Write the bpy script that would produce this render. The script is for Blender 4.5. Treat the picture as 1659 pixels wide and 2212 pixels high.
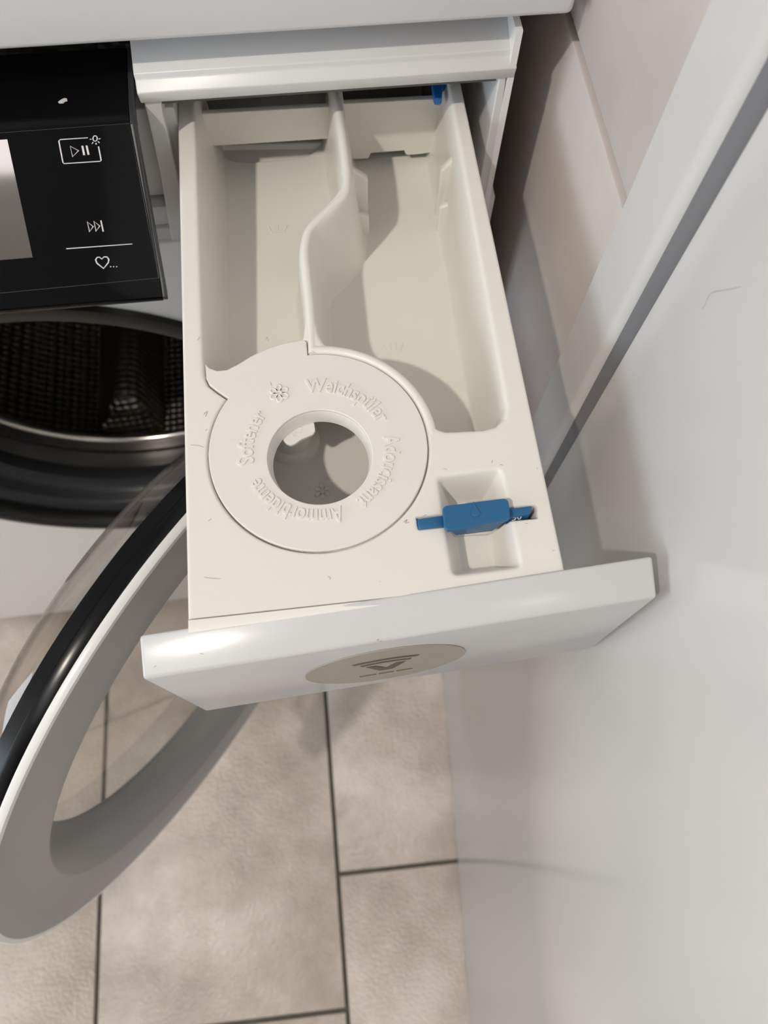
import bpy, bmesh, math, random
import numpy as np
from mathutils import Vector, Matrix

# ------------------------------------------------------------------ scene reset
for o in list(bpy.data.objects):
    bpy.data.objects.remove(o, do_unlink=True)
scene = bpy.context.scene
COL = scene.collection
random.seed(7)

# ------------------------------------------------------------------ camera
# world: X right along the machine front, Y towards the machine, Z up, floor at 0,
# origin on the floor right below the lens
CAM_H = 1.055
F_PX = 1600.0
CX, CY = 829.5, 1106.0
_D = np.array([-30.0, 629.0, F_PX]); _D /= np.linalg.norm(_D)
_L = F_PX * F_PX / (629 * .992 - 30 * .124)
_Y = np.array([-.124 * _L, -.992 * _L, F_PX]); _Y /= np.linalg.norm(_Y)
_Y -= _D * np.dot(_D, _Y); _Y /= np.linalg.norm(_Y)
_Z = -_D
_X = np.cross(_Y, _Z)
CM = np.array([_X, _Y, _Z])
CAMP = np.array([0.0, 0.0, CAM_H])
cam_data = bpy.data.cameras.new('camera')
cam = bpy.data.objects.new('camera', cam_data)
COL.objects.link(cam)
r, d, f = CM[:, 0], CM[:, 1], CM[:, 2]
cam.matrix_world = Matrix(((r[0], -d[0], -f[0], 0), (r[1], -d[1], -f[1], 0),
                           (r[2], -d[2], -f[2], CAM_H), (0, 0, 0, 1)))
cam_data.sensor_width = 36.0
cam_data.sensor_fit = 'AUTO'
cam_data.lens = F_PX / 2212.0 * 36.0
cam_data.clip_start = 0.01
cam_data.dof.use_dof = True
cam_data.dof.focus_distance = 0.31
cam_data.dof.aperture_fstop = 10.5
scene.camera = cam

# ------------------------------------------------------------------ world, light, exposure
w = bpy.data.worlds.new('world'); scene.world = w
w.use_nodes = True
w.node_tree.nodes['Background'].inputs[0].default_value = (0.9, 0.92, 1.0, 1)
w.node_tree.nodes['Background'].inputs[1].default_value = 0.0
scene.view_settings.view_transform = 'Standard'
scene.view_settings.look = 'None'
scene.view_settings.gamma = 1.0
scene.view_settings.use_curve_mapping = False
scene.view_settings.exposure = 0.62
LAMP = (-0.90, -0.56, 2.40)
LAMP_W = 42.0
PANEL_L = 1.2           # radiance of the added ceiling glow panel
WINDOW_L = 4.4          # radiance of the frosted daylight window

# ------------------------------------------------------------------ helpers
def at(px, py, axis, v):
    """point of the photographed place where the sight line meets the plane axis = v"""
    dd = CM @ np.array([px - CX, py - CY, F_PX])
    return CAMP + dd * ((v - CAMP[axis]) / dd[axis])

def on_plane(px, py, p, n):
    dd = CM @ np.array([px - CX, py - CY, F_PX])
    return CAMP + dd * (np.dot(np.array(p) - CAMP, n) / np.dot(dd, n))

MATS = {}
def mat(name, color, rough=.4, metal=0.0, noise=None, bump=None, spec=.5, coat=0.0, emit=None, sub=0.0):
    m = bpy.data.materials.new(name); m.use_nodes = True
    nt = m.node_tree; b = nt.nodes['Principled BSDF']
    b.inputs['Base Color'].default_value = (*color, 1)
    b.inputs['Roughness'].default_value = rough
    b.inputs['Metallic'].default_value = metal
    b.inputs['Specular IOR Level'].default_value = spec
    b.inputs['Coat Weight'].default_value = coat
    if sub:
        b.inputs['Subsurface Weight'].default_value = sub
        b.inputs['Subsurface Radius'].default_value = (.004, .0035, .0025)
        b.inputs['Subsurface Scale'].default_value = 1.0
    if emit:
        b.inputs['Emission Color'].default_value = (*emit[0], 1)
        b.inputs['Emission Strength'].default_value = emit[1]
    tc = nt.nodes.new('ShaderNodeTexCoord')
    if noise:
        scale, amount = noise
        n = nt.nodes.new('ShaderNodeTexNoise'); n.inputs['Scale'].default_value = scale
        n.inputs['Detail'].default_value = 6
        nt.links.new(tc.outputs['Object'], n.inputs['Vector'])
        r_ = nt.nodes.new('ShaderNodeValToRGB')
        lo = [max(0, c * (1 - amount)) for c in color]; hi = [min(1, c * (1 + amount)) for c in color]
        r_.color_ramp.elements[0].position = .3; r_.color_ramp.elements[1].position = .7
        r_.color_ramp.elements[0].color = (*lo, 1); r_.color_ramp.elements[1].color = (*hi, 1)
        nt.links.new(n.outputs['Fac'], r_.inputs['Fac'])
        nt.links.new(r_.outputs['Color'], b.inputs['Base Color'])
    if bump:
        scale, strength, dist = bump
        n2 = nt.nodes.new('ShaderNodeTexNoise'); n2.inputs['Scale'].default_value = scale
        n2.inputs['Detail'].default_value = 3
        nt.links.new(tc.outputs['Object'], n2.inputs['Vector'])
        bp = nt.nodes.new('ShaderNodeBump'); bp.inputs['Strength'].default_value = strength
        bp.inputs['Distance'].default_value = dist
        nt.links.new(n2.outputs['Fac'], bp.inputs['Height'])
        nt.links.new(bp.outputs['Normal'], b.inputs['Normal'])
    MATS[name] = m
    return m

def link(o, parent=None):
    COL.objects.link(o)
    if parent is not None:
        o.parent = parent
        o.matrix_parent_inverse = Matrix.Translation(-Vector(parent.get('_o', (0, 0, 0))))
    return o

def mesh_obj(name, verts, faces, m, parent=None, smooth=None, bevel=0.0, segs=2):
    me = bpy.data.meshes.new(name)
    me.from_pydata([tuple(v) for v in verts], [], faces)
    me.update()
    bm = bmesh.new(); bm.from_mesh(me)
    bmesh.ops.recalc_face_normals(bm, faces=bm.faces)
    bm.to_mesh(me); bm.free()
    return finish(name, me, m, parent, smooth, bevel, segs)

def finish(name, me, m, parent=None, smooth=None, bevel=0.0, segs=2):
    if not me.materials:
        me.materials.append(m)
    if bevel:
        bm = bmesh.new(); bm.from_mesh(me)
        bmesh.ops.remove_doubles(bm, verts=bm.verts, dist=1e-6)
        ed = [e for e in bm.edges if len(e.link_faces) == 2 and e.calc_face_angle(0) > .5]
        bmesh.ops.bevel(bm, geom=ed, offset=bevel, segments=segs, profile=.5, affect='EDGES', clamp_overlap=True)
        bm.to_mesh(me); bm.free()
        if smooth is None: smooth = 40
    if smooth:
        me.shade_smooth()
        if smooth < 180:
            me.set_sharp_from_angle(angle=math.radians(smooth))
    o = bpy.data.objects.new(name, me)
    return link(o, parent)

def box(name, x0, x1, y0, y1, z0, z1, m, parent=None, bevel=0.0, segs=2):
    v = [(x, y, z) for x in (x0, x1) for y in (y0, y1) for z in (z0, z1)]
    fcs = [(0, 1, 3, 2), (4, 6, 7, 5), (0, 4, 5, 1), (2, 3, 7, 6), (0, 2, 6, 4), (1, 5, 7, 3)]
    return mesh_obj(name, v, fcs, m, parent, bevel=bevel, segs=segs)

def hexa(name, c8, m, parent=None, bevel=0.0, segs=2):
    """c8: four top corners (loop) then the four below them"""
    fcs = [(0, 1, 2, 3), (7, 6, 5, 4), (0, 4, 5, 1), (1, 5, 6, 2), (2, 6, 7, 3), (3, 7, 4, 0)]
    return mesh_obj(name, c8, fcs, m, parent, bevel=bevel, segs=segs)

def extrude_x(name, prof, x0, x1, m, parent=None, bevel=0.0, smooth=None, segs=2):
    """profile in (y, z), extruded along X"""
    n = len(prof)
    v = [(x0, y, z) for y, z in prof] + [(x1, y, z) for y, z in prof]
    fcs = [tuple(range(n)), tuple(range(2 * n - 1, n - 1, -1))]
    fcs += [(i, (i + 1) % n, n + (i + 1) % n, n + i) for i in range(n)]
    return mesh_obj(name, v, fcs, m, parent, bevel=bevel, smooth=smooth, segs=segs)

def eval_mesh(o):
    dg = bpy.context.evaluated_depsgraph_get()
    dg.update()
    return bpy.data.meshes.new_from_object(o.evaluated_get(dg))

def solid_mesh(loops, thick, bevel=0.0):
    """flat plate with holes from 2D loops: top at z = 0, bottom at -thick"""
    cu = bpy.data.curves.new('tmp', 'CURVE'); cu.dimensions = '2D'; cu.fill_mode = 'BOTH'
    K = 100.0
    cu.extrude = max(thick / 2 - bevel, 1e-7) * K; cu.bevel_depth = bevel * K; cu.offset = -bevel * K; cu.bevel_resolution = 2
    for lp in loops:
        s = cu.splines.new('POLY'); s.points.add(len(lp) - 1)
        for p, q in zip(s.points, lp): p.co = (q[0] * K, q[1] * K, 0, 1)
        s.use_cyclic_u = True
    o = bpy.data.objects.new('tmp', cu); COL.objects.link(o)
    me = eval_mesh(o)
    bpy.data.objects.remove(o, do_unlink=True); bpy.data.curves.remove(cu)
    me.transform(Matrix.Translation((0, 0, -thick / 2)) @ Matrix.Scale(1 / K, 4))
    return me

def plate(name, loops, thick, m, parent=None, bevel=0.0, mw=None, smooth=35):
    me = solid_mesh(loops, thick, bevel)
    if mw is not None: me.transform(mw)
    me.materials.clear()
    return finish(name, me, m, parent, smooth)

def text_mesh(body, size, extrude, bevel=0.0, space=1.0, fat=0.0):
    cu = bpy.data.curves.new('tmp', 'FONT'); cu.body = body; cu.size = 1.0
    cu.extrude = extrude / size; cu.bevel_depth = bevel / size; cu.resolution_u = 5; cu.bevel_resolution = 1
    cu.space_character = space; cu.offset = fat
    o = bpy.data.objects.new('tmp', cu); COL.objects.link(o)
    me = eval_mesh(o)
    bpy.data.objects.remove(o, do_unlink=True); bpy.data.curves.remove(cu)
    me.transform(Matrix.Scale(size, 4))
    me.materials.clear()
    return me

def basis(o, ex, ey, ez):
    return Matrix(((ex[0], ey[0], ez[0], o[0]), (ex[1], ey[1], ez[1], o[1]), (ex[2], ey[2], ez[2], o[2]), (0, 0, 0, 1)))

def lathe(name, prof, origin, axis, m, parent=None, segs=128, smooth=50, a0=0, a1=360):
    """profile (radius, distance along axis)"""
    ax = Vector(axis).normalized()
    up = Vector((0, 0, 1)) if abs(ax.z) < .9 else Vector((0, 1, 0))
    e1 = ax.cross(up).normalized(); e2 = ax.cross(e1).normalized()
    o = Vector(origin)
    full = abs(a1 - a0) >= 360
    ns = segs if full else segs + 1
    v = []
    for i in range(ns):
        a = math.radians(a0 + (a1 - a0) * i / segs)
        dr = e1 * math.cos(a) + e2 * math.sin(a)
        for rr, dd in prof: v.append(o + dr * rr + ax * dd)
    k = len(prof); fcs = []
    for i in range(segs):
        j = (i + 1) % ns
        for q in range(k - 1):
            fcs.append((i * k + q, j * k + q, j * k + q + 1, i * k + q + 1))
    me = bpy.data.meshes.new(name); me.from_pydata([tuple(p) for p in v], [], fcs); me.update()
    bm = bmesh.new(); bm.from_mesh(me)
    bmesh.ops.remove_doubles(bm, verts=bm.verts, dist=1e-6)
    bmesh.ops.recalc_face_normals(bm, faces=bm.faces)
    bm.to_mesh(me); bm.free()
    return finish(name, me, m, parent, smooth)

def tube(name, pts, rad, m, parent=None, closed=False, segs=8, flat=1.0):
    P = [Vector(p) for p in pts]; n = len(P); v = []; fcs = []
    for i, p in enumerate(P):
        if closed: t = P[(i + 1) % n] - P[i - 1]
        else: t = P[min(i + 1, n - 1)] - P[max(i - 1, 0)]
        t.normalize()
        up = Vector((0, 0, 1)) if abs(t.z) < .9 else Vector((1, 0, 0))
        e1 = t.cross(up).normalized(); e2 = e1.cross(t).normalized()
        for k in range(segs):
            a = 2 * math.pi * k / segs
            v.append(p + e1 * rad * math.cos(a) + e2 * rad * flat * math.sin(a))
    for i in range(n if closed else n - 1):
        j = (i + 1) % n
        for k in range(segs):
            fcs.append((i * segs + k, i * segs + (k + 1) % segs, j * segs + (k + 1) % segs, j * segs + k))
    if not closed:
        fcs.append(tuple(range(segs))); fcs.append(tuple((n - 1) * segs + k for k in range(segs)))
    return mesh_obj(name, v, fcs, m, parent, smooth=60)

def join_meshes(name, meshes, m, parent=None, smooth=40):
    bm = bmesh.new()
    for me in meshes: bm.from_mesh(me)
    out = bpy.data.meshes.new(name); bm.to_mesh(out); bm.free()
    for me in meshes: bpy.data.meshes.remove(me)
    return finish(name, out, m, parent, smooth)

def smooth_path(pts, n=8, closed=False):
    """Catmull-Rom through 2D or 3D points"""
    P = [np.array(p, float) for p in pts]; out = []
    N = len(P)
    for i in range(N if closed else N - 1):
        g = (lambda k: P[k % N]) if closed else (lambda k: P[min(max(k, 0), N - 1)])
        p0, p1, p2, p3 = g(i - 1), g(i), g(i + 1), g(i + 2)
        for k in range(n):
            t = k / n
            out.append(.5 * ((2 * p1) + (-p0 + p2) * t + (2 * p0 - 5 * p1 + 4 * p2 - p3) * t * t + (-p0 + 3 * p1 - 3 * p2 + p3) * t ** 3))
    if not closed: out.append(P[-1])
    return out

def circle(cx, cy, r, n=64, a0=0, a1=360):
    full = abs(a1 - a0) >= 360
    return [(cx + r * math.cos(math.radians(a0 + (a1 - a0) * i / (n if full else n - 1))),
             cy + r * math.sin(math.radians(a0 + (a1 - a0) * i / (n if full else n - 1)))) for i in range(n)]

def round_poly(pts, r, n=6):
    out = []
    N = len(pts)
    for i in range(N):
        p0, p1, p2 = (np.array(pts[(i + k) % N], float) for k in (-1, 0, 1))
        a = (p0 - p1) / np.linalg.norm(p0 - p1); b = (p2 - p1) / np.linalg.norm(p2 - p1)
        ang = math.acos(max(-1, min(1, float(a @ b))))
        t = min(r / math.tan(ang / 2), np.linalg.norm(p0 - p1) * .49, np.linalg.norm(p2 - p1) * .49)
        q0, q2 = p1 + a * t, p1 + b * t
        for k in range(n + 1):
            s = k / n
            out.append((1 - s) ** 2 * q0 + 2 * s * (1 - s) * p1 + s * s * q2)
    return [(float(q[0]), float(q[1])) for q in out]

def thing(name, label, cat, loc, group=None):
    o = bpy.data.objects.new(name, None); COL.objects.link(o)
    o.location = loc; o['_o'] = tuple(float(c) for c in loc)
    o['label'] = label; o['category'] = cat
    if group: o['group'] = group
    o.empty_display_size = .05
    return o

def structure(o, label, cat):
    o['kind'] = 'structure'; o['label'] = label; o['category'] = cat
    return o

# ------------------------------------------------------------------ materials
M_TRAY = mat('tray_plastic', (.87, .845, .785), .36, spec=.45, noise=(9, .012))
M_LID = mat('lid_plastic', (.85, .82, .78), .42, spec=.4, noise=(9, .012))
M_WHITE = mat('white_plastic', (.72, .715, .715), .33, spec=.5)
M_FASCIA = mat('glossy_white_plastic', (.67, .665, .67), .2, spec=.5)
M_ENAMEL = mat('white_enamel', (.87, .86, .855), .18, spec=.5)
M_TOP = mat('top_plate', (.76, .76, .785), .3, spec=.5)
M_BLUE = mat('blue_plastic', (.022, .135, .30), .38, spec=.45)
M_BLUE2 = mat('bright_blue_plastic', (.02, .17, .58), .35)
M_GREYPL = mat('grey_plastic', (.12, .12, .118), .5)
M_DARKPL = mat('cavity_shade_plastic', (.02, .02, .018), .6)  # near-black colour paints the shade at the tunnel's deep end
M_BLACK = mat('black_gloss', (.003, .003, .004), .06, spec=.2)
M_BLACKM = mat('black_satin', (.004, .004, .005), .22, spec=.25)
M_PRINT = mat('white_print', (.72, .68, .68), .5)
M_LCD = mat('display_glass', (.42, .38, .36), .06, metal=.9)
M_EDGE = mat('smoked_edge', (.035, .035, .038), .35)
M_RUBBER = mat('grey_rubber', (.022, .023, .026), .38, spec=.5)
M_RIM = mat('dark_rim_plastic', (.010, .010, .010), .3)
M_STEEL = mat('steel', (.62, .58, .54), .22, metal=1.0)
M_DOORRING = mat('shade_ring_plastic', (.36, .35, .34), .3)  # white ring, its shaded face put into this grey
M_STICK = mat('sticker_paper', (.42, .37, .31), .45, noise=(60, .04))
M_STICKP = mat('sticker_ink', (.115, .085, .07), .5)
M_GROUT = mat('grout', (.11, .092, .075), .9, noise=(40, .2))
M_GROUTW = mat('wall_grout', (.17, .145, .125), .9, noise=(60, .15))
M_DOOR = mat('white_lacquer', (.76, .745, .73), .16, spec=.5, bump=(14, .02, .002))
M_CASING = mat('white_frame_lacquer', (.70, .69, .68), .3, spec=.5)
M_WALLP = mat('white_wall_paint', (.72, .72, .71), .8)
M_GAPSHADE = mat('gap_shade_grey', (.20, .20, .215), .45)  # dark tone stands in for shade along the casing edge
M_WALLD = mat('darkened_wall_paint', (.12, .105, .095), .8)
M_HAIR = mat('dark_hair', (.03, .022, .018), .6)
M_HAIRP = mat('pale_lint', (.30, .27, .24), .7)
M_DAY = mat('frosted_daylight', (1, 1, 1), .5, emit=((.74, .88, 1.0), WINDOW_L))
M_PANEL = mat('panel_glow', (1, 1, 1), .5, emit=((.95, .97, 1.0), PANEL_L))
M_LAMP = mat('lamp_glow', (1, 1, 1), .5, emit=((1, .93, .85), 14.0))

def tile_mat(name, c0, c1, c2, rough, bump):
    m = bpy.data.materials.new(name); m.use_nodes = True
    nt = m.node_tree; b = nt.nodes['Principled BSDF']
    tc = nt.nodes.new('ShaderNodeTexCoord'); oi = nt.nodes.new('ShaderNodeObjectInfo')
    vm = nt.nodes.new('ShaderNodeVectorMath'); vm.operation = 'MULTIPLY_ADD'
    comb = nt.nodes.new('ShaderNodeCombineXYZ')
    nt.links.new(oi.outputs['Random'], comb.inputs[0]); nt.links.new(oi.outputs['Random'], comb.inputs[1])
    vm.inputs[1].default_value = (9, 9, 9)
    nt.links.new(comb.outputs[0], vm.inputs[0]); nt.links.new(tc.outputs['Object'], vm.inputs[2])
    n1 = nt.nodes.new('ShaderNodeTexNoise'); n1.inputs['Scale'].default_value = 9; n1.inputs['Detail'].default_value = 8
    n1.inputs['Roughness'].default_value = .62
    nt.links.new(vm.outputs[0], n1.inputs['Vector'])
    cr = nt.nodes.new('ShaderNodeValToRGB')
    cr.color_ramp.elements[0].position = .34; cr.color_ramp.elements[1].position = .66
    cr.color_ramp.elements[0].color = (*c0, 1); cr.color_ramp.elements[1].color = (*c2, 1)
    e = cr.color_ramp.elements.new(.5); e.color = (*c1, 1)
    nt.links.new(n1.outputs['Fac'], cr.inputs['Fac']); nt.links.new(cr.outputs['Color'], b.inputs['Base Color'])
    n3 = nt.nodes.new('ShaderNodeTexNoise'); n3.inputs['Scale'].default_value = 16; n3.inputs['Detail'].default_value = 5
    nt.links.new(vm.outputs[0], n3.inputs['Vector'])
    mr = nt.nodes.new('ShaderNodeMapRange'); mr.inputs[1].default_value = .35; mr.inputs[2].default_value = .65
    mr.inputs[3].default_value = rough[0]; mr.inputs[4].default_value = rough[1]
    nt.links.new(n3.outputs['Fac'], mr.inputs[0]); nt.links.new(mr.outputs[0], b.inputs['Roughness'])
    n2 = nt.nodes.new('ShaderNodeTexNoise'); n2.inputs['Scale'].default_value = bump[0]; n2.inputs['Detail'].default_value = 4
    nt.links.new(vm.outputs[0], n2.inputs['Vector'])
    bp = nt.nodes.new('ShaderNodeBump'); bp.inputs['Strength'].default_value = bump[1]; bp.inputs['Distance'].default_value = bump[2]
    nt.links.new(n2.outputs['Fac'], bp.inputs['Height']); nt.links.new(bp.outputs['Normal'], b.inputs['Normal'])
    return m
M_FLOOR = tile_mat('floor_tile', (.44, .36, .305), (.57, .475, .41), (.70, .60, .53), (.13, .33), (230, .8, .0016))
M_WALLT = tile_mat('wall_tile', (.60, .54, .515), (.65, .585, .56), (.69, .625, .60), (.35, .5), (60, .05, .001))

def glass_mat(name, tint=(.95, .95, .95), ior=1.45):
    m = bpy.data.materials.new(name); m.use_nodes = True
    nt = m.node_tree; nt.nodes.remove(nt.nodes['Principled BSDF'])
    out = nt.nodes['Material Output']
    tr = nt.nodes.new('ShaderNodeBsdfTransparent'); tr.inputs[0].default_value = (*tint, 1)
    gl = nt.nodes.new('ShaderNodeBsdfGlossy'); gl.inputs['Roughness'].default_value = .03
    lw = nt.nodes.new('ShaderNodeLayerWeight'); lw.inputs[0].default_value = .5
    pw = nt.nodes.new('ShaderNodeMath'); pw.operation = 'POWER'; pw.inputs[1].default_value = 4.0
    nt.links.new(lw.outputs['Facing'], pw.inputs[0])
    fr = nt.nodes.new('ShaderNodeMath'); fr.operation = 'MULTIPLY_ADD'; fr.inputs[1].default_value = .8; fr.inputs[2].default_value = .05
    nt.links.new(pw.outputs[0], fr.inputs[0])
    mx = nt.nodes.new('ShaderNodeMixShader')
    nt.links.new(fr.outputs[0], mx.inputs[0]); nt.links.new(tr.outputs[0], mx.inputs[1]); nt.links.new(gl.outputs[0], mx.inputs[2])
    nt.links.new(mx.outputs[0], out.inputs['Surface'])
    return m
M_GLASS = glass_mat('clear_glass', (.90, .89, .87))

def drum_mat():
    m = bpy.data.materials.new('perforated_drum'); m.use_nodes = True
    nt = m.node_tree; b = nt.nodes['Principled BSDF']
    b.inputs['Metallic'].default_value = 1.0; b.inputs['Roughness'].default_value = .38
    b.inputs['Base Color'].default_value = (.34, .315, .285, 1)
    tc = nt.nodes.new('ShaderNodeTexCoord')
    vo = nt.nodes.new('ShaderNodeTexVoronoi'); vo.inputs['Scale'].default_value = 130; vo.inputs['Randomness'].default_value = .1
    nt.links.new(tc.outputs['Object'], vo.inputs['Vector'])
    bp = nt.nodes.new('ShaderNodeBump'); bp.inputs['Strength'].default_value = 1.0; bp.inputs['Distance'].default_value = .004
    nt.links.new(vo.outputs['Distance'], bp.inputs['Height']); nt.links.new(bp.outputs['Normal'], b.inputs['Normal'])
    return m
M_DRUM = drum_mat()

# ------------------------------------------------------------------ room shell
WX = .1271          # face of the tiled wall beside the machine
ROOM_X0, ROOM_Y0, ROOM_Y1, ROOM_Z = -1.75, -2.6, .92, 2.45

floor = box('floor', ROOM_X0 - .1, .6, ROOM_Y0 - .1, ROOM_Y1 + .1, -.12, -.0035, M_GROUT)
structure(floor, 'beige grey stone-look floor tiles with dark joints', 'floor')
TW, TL, GAP = .3010, .602, .0050
tme = None
ROT = math.radians(-.9)
col_x = [-.0490 + TW * k for k in range(-6, 2)]        # left joint of each column
col_off = {0: -.0805, -1: -.229}
for ci, x0 in zip(range(-6, 2), col_x):
    off = col_off.get(ci, (-.03, -.229)[ci % 2])
    for rj in range(-5, 3):
        y0 = off + rj * TL
        if y0 > ROOM_Y1 or y0 + TL < ROOM_Y0: continue
        if tme is None:
            o = box('floor_tile', GAP / 2, TW - GAP / 2, GAP / 2, TL - GAP / 2, -.010, 0, M_FLOOR, bevel=.0012)
            tme = o.data; o.parent = floor
        else:
            o = bpy.data.objects.new('floor_tile', tme); COL.objects.link(o); o.parent = floor
        px, py = x0, y0
        o.location = (px * math.cos(ROT) - py * math.sin(ROT), px * math.sin(ROT) + py * math.cos(ROT), 0)
        o.rotation_euler = (0, 0, ROT)

wall_r = box('wall_right', WX + .005, .40, .2000, ROOM_Y1 + .1, 0, ROOM_Z, M_GROUTW)
structure(wall_r, 'pale pinkish grey tiled wall beside the washing machine', 'wall')
wme = None
for ky, (y0, y1) in enumerate([(-.142, .458), (.458, 1.058)]):
    for kz in range(-3, 7):
        z0 = .8228 + .300 * kz
        if z0 > ROOM_Z - .05: continue
        ya = max(y0, .200); yb = min(y1, ROOM_Y1 + .1)
        za = max(z0, .0); zb = min(z0 + .3, ROOM_Z)
        o = box('wall_tile', 0, .012, 0, yb - ya - .004, 0, zb - za - .0056, M_WALLT, parent=wall_r, bevel=.0008)
        o.location = (WX, ya + .002, za + .0028)

wall_f = box('wall_back', ROOM_X0 - .1, .6, ROOM_Y1, ROOM_Y1 + .1, 0, ROOM_Z, M_WALLP)
structure(wall_f, 'plain white wall behind the washing machine', 'wall')
wall_n = box('wall_front', ROOM_X0 - .1, .6, ROOM_Y0 - .1, ROOM_Y0, 0, ROOM_Z, M_WALLP)
wall_n.data.materials[0] = M_WALLD  # unseen wall, coloured dark to hold back bounce from this side
structure(wall_n, 'plain unseen wall opposite the washing machine, darkened to cut bounce light', 'wall')
wall_l = box('wall_left', ROOM_X0 - .1, ROOM_X0, ROOM_Y0, ROOM_Y1, 0, ROOM_Z, M_WALLP)
structure(wall_l, 'plain white wall on the far left side of the room', 'wall')
wall_r2 = box('wall_right_end', WX, .40, ROOM_Y0, -.74, 0, ROOM_Z, M_WALLP)
structure(wall_r2, 'plain white wall beyond the white door', 'wall')
wall_r3 = box('wall_right_over', WX, .40, -.74, .200, 2.06, ROOM_Z, M_WALLP)
structure(wall_r3, 'plain white wall above the white door', 'wall')
ceil = box('ceiling', ROOM_X0 - .1, .6, ROOM_Y0 - .1, ROOM_Y1 + .1, ROOM_Z, ROOM_Z + .1, M_WALLP)
structure(ceil, 'plain white ceiling above the room', 'ceiling')

# white door beside the machine, standing slightly out of square and out of plumb
def leaf_x(y, z): return .1189 + (y - .1415) * .0648 + z * .0075
YB, YE = .1640, -.700
ZD0, ZD1 = .002, 2.02
T = .040
c8 = [(leaf_x(YB, ZD1), YB, ZD1), (leaf_x(YE, ZD1), YE, ZD1), (leaf_x(YE, ZD1) + T, YE, ZD1), (leaf_x(YB, ZD1) + T, YB, ZD1),
      (leaf_x(YB, ZD0), YB, ZD0), (leaf_x(YE, ZD0), YE, ZD0), (leaf_x(YE, ZD0) + T, YE, ZD0), (leaf_x(YB, ZD0) + T, YB, ZD0)]
door = hexa('door_1', c8, M_DOOR, bevel=.0015)
structure(door, 'plain glossy white door leaf right of the open drawer', 'door')
# casing with a rounded edge and an added dark seal strip painting its shade
def post(name, prof, z1, m, parent=None):
    n = len(prof)
    v = [(x, y, 0.0) for x, y in prof] + [(x, y, z1) for x, y in prof]
    fc = [tuple(range(n)), tuple(range(2 * n - 1, n - 1, -1))] + [(i, (i + 1) % n, n + (i + 1) % n, n + i) for i in range(n)]
    return mesh_obj(name, v, fc, m, parent, smooth=40)
def quarter(xc, yc, r, n=10):
    return [(xc - r * math.sin(math.radians(90 * k / n)), yc - r * math.cos(math.radians(90 * k / n))) for k in range(n + 1)]
XC0, YC0, YC1 = .1220, .1715, .2063
trim = post('trim_1', [(.17, YC0)] + quarter(XC0 + .006, YC0 + .006, .006) + [(XC0, YC1 - .002), (XC0 + .002, YC1), (.17, YC1)], 2.1, M_CASING)
structure(trim, 'white door casing strip with a rounded edge', 'trim')
post('gap_shade_strip', [(.155, .1640)] + quarter(.1290 + .006, .1640 + .0095, .0095) + [(.155, .1745)], 2.1, M_GAPSHADE, trim)['label'] = 'dark grey seal strip painting the shaded casing edge'

# ceiling downlights
def downlight(x, y, watt, label, radius=.032):
    t = thing('ceiling_downlight', label, 'lamp', (x, y, ROOM_Z))
    lathe('housing_ring', [(.038, -.002), (.040, -.006), (.052, -.006), (.055, -.002), (.055, .004), (.038, .004)], (x, y, ROOM_Z), (0, 0, 1), M_WHITE, t, 48)
    lathe('lamp_disc', [(.0, .001), (.038, .001)], (x, y, ROOM_Z - .004), (0, 0, 1), M_LAMP, t, 48)
    ld = bpy.data.lights.new('downlight_bulb', 'SPOT'); ld.energy = watt; ld.shadow_soft_size = radius
    ld.spot_size = math.radians(150); ld.spot_blend = .5
    ld.color = (1.0, .915, .81)
    lo = bpy.data.objects.new('downlight_bulb', ld); link(lo, t); lo.location = (x, y, LAMP[2])
downlight(LAMP[0], LAMP[1], LAMP_W, 'round ceiling downlight nearest the washing machine')

# frosted daylight window in the left wall
win = thing('window_1', 'frosted daylight window in the left wall', 'window', (ROOM_X0, -.4, 1.05))
win['kind'] = 'structure'
box('window_pane', ROOM_X0 - .004, ROOM_X0 + .006, -.88, .08, .77, 1.38, M_DAY, win)
for a, b, c_, d_ in [(-.93, -.88, .72, 1.43), (.08, .13, .72, 1.43), (-.88, .08, .72, .77), (-.88, .08, 1.38, 1.43)]:
    box('window_frame', ROOM_X0 - .004, ROOM_X0 + .020, a, b, c_, d_, M_WHITE, win, bevel=.003)

# added square glow panel, there to be mirrored in the display
pl = thing('added_glow_panel', 'added glowing panel on the ceiling for the display reflection', 'lamp', (-1.2, -1.1, ROOM_Z))
box('glow_panel_frame', -1.62, -.78, -1.52, -.68, ROOM_Z - .012, ROOM_Z - .002, M_WHITE, pl, bevel=.003)
box('glow_sheet', -1.60, -.80, -1.50, -.70, ROOM_Z - .016, ROOM_Z - .010, M_PANEL, pl)

# ------------------------------------------------------------------ detergent drawer
R = .7912
DX0, DX1, DY0, DY1 = -.0585, .0810, .0690, .350
drawer = thing('detergent_drawer', 'white detergent drawer pulled out of the washing machine', 'drawer', (.011, .19, .735))
LC = np.array([-.0060, .1326]); LR = .0434

def rim(pts, z=R): return [tuple(at(x, y, 2, z)[:2]) for x, y in pts]

div_left = [(712, 170), (715, 192), (723.6, 252), (732, 305), (738, 361), (739, 387), (729.6, 411.5), (705.5, 440), (676.6, 467), (657, 493), (649, 522), (647.6, 554), (652, 600), (656.8, 640), (660, 688)]
div_right = [(733, 165), (736, 190), (741.7, 228), (750, 288.5), (756, 337), (760, 373), (758.5, 397), (749, 421), (727, 448), (700.7, 472), (679, 493), (670.5, 517.5), (668, 541.7), (672, 580), (677, 640), (681, 688)]
dl = smooth_path(rim(div_left), 4); dr = smooth_path(rim(div_right), 4)
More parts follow.
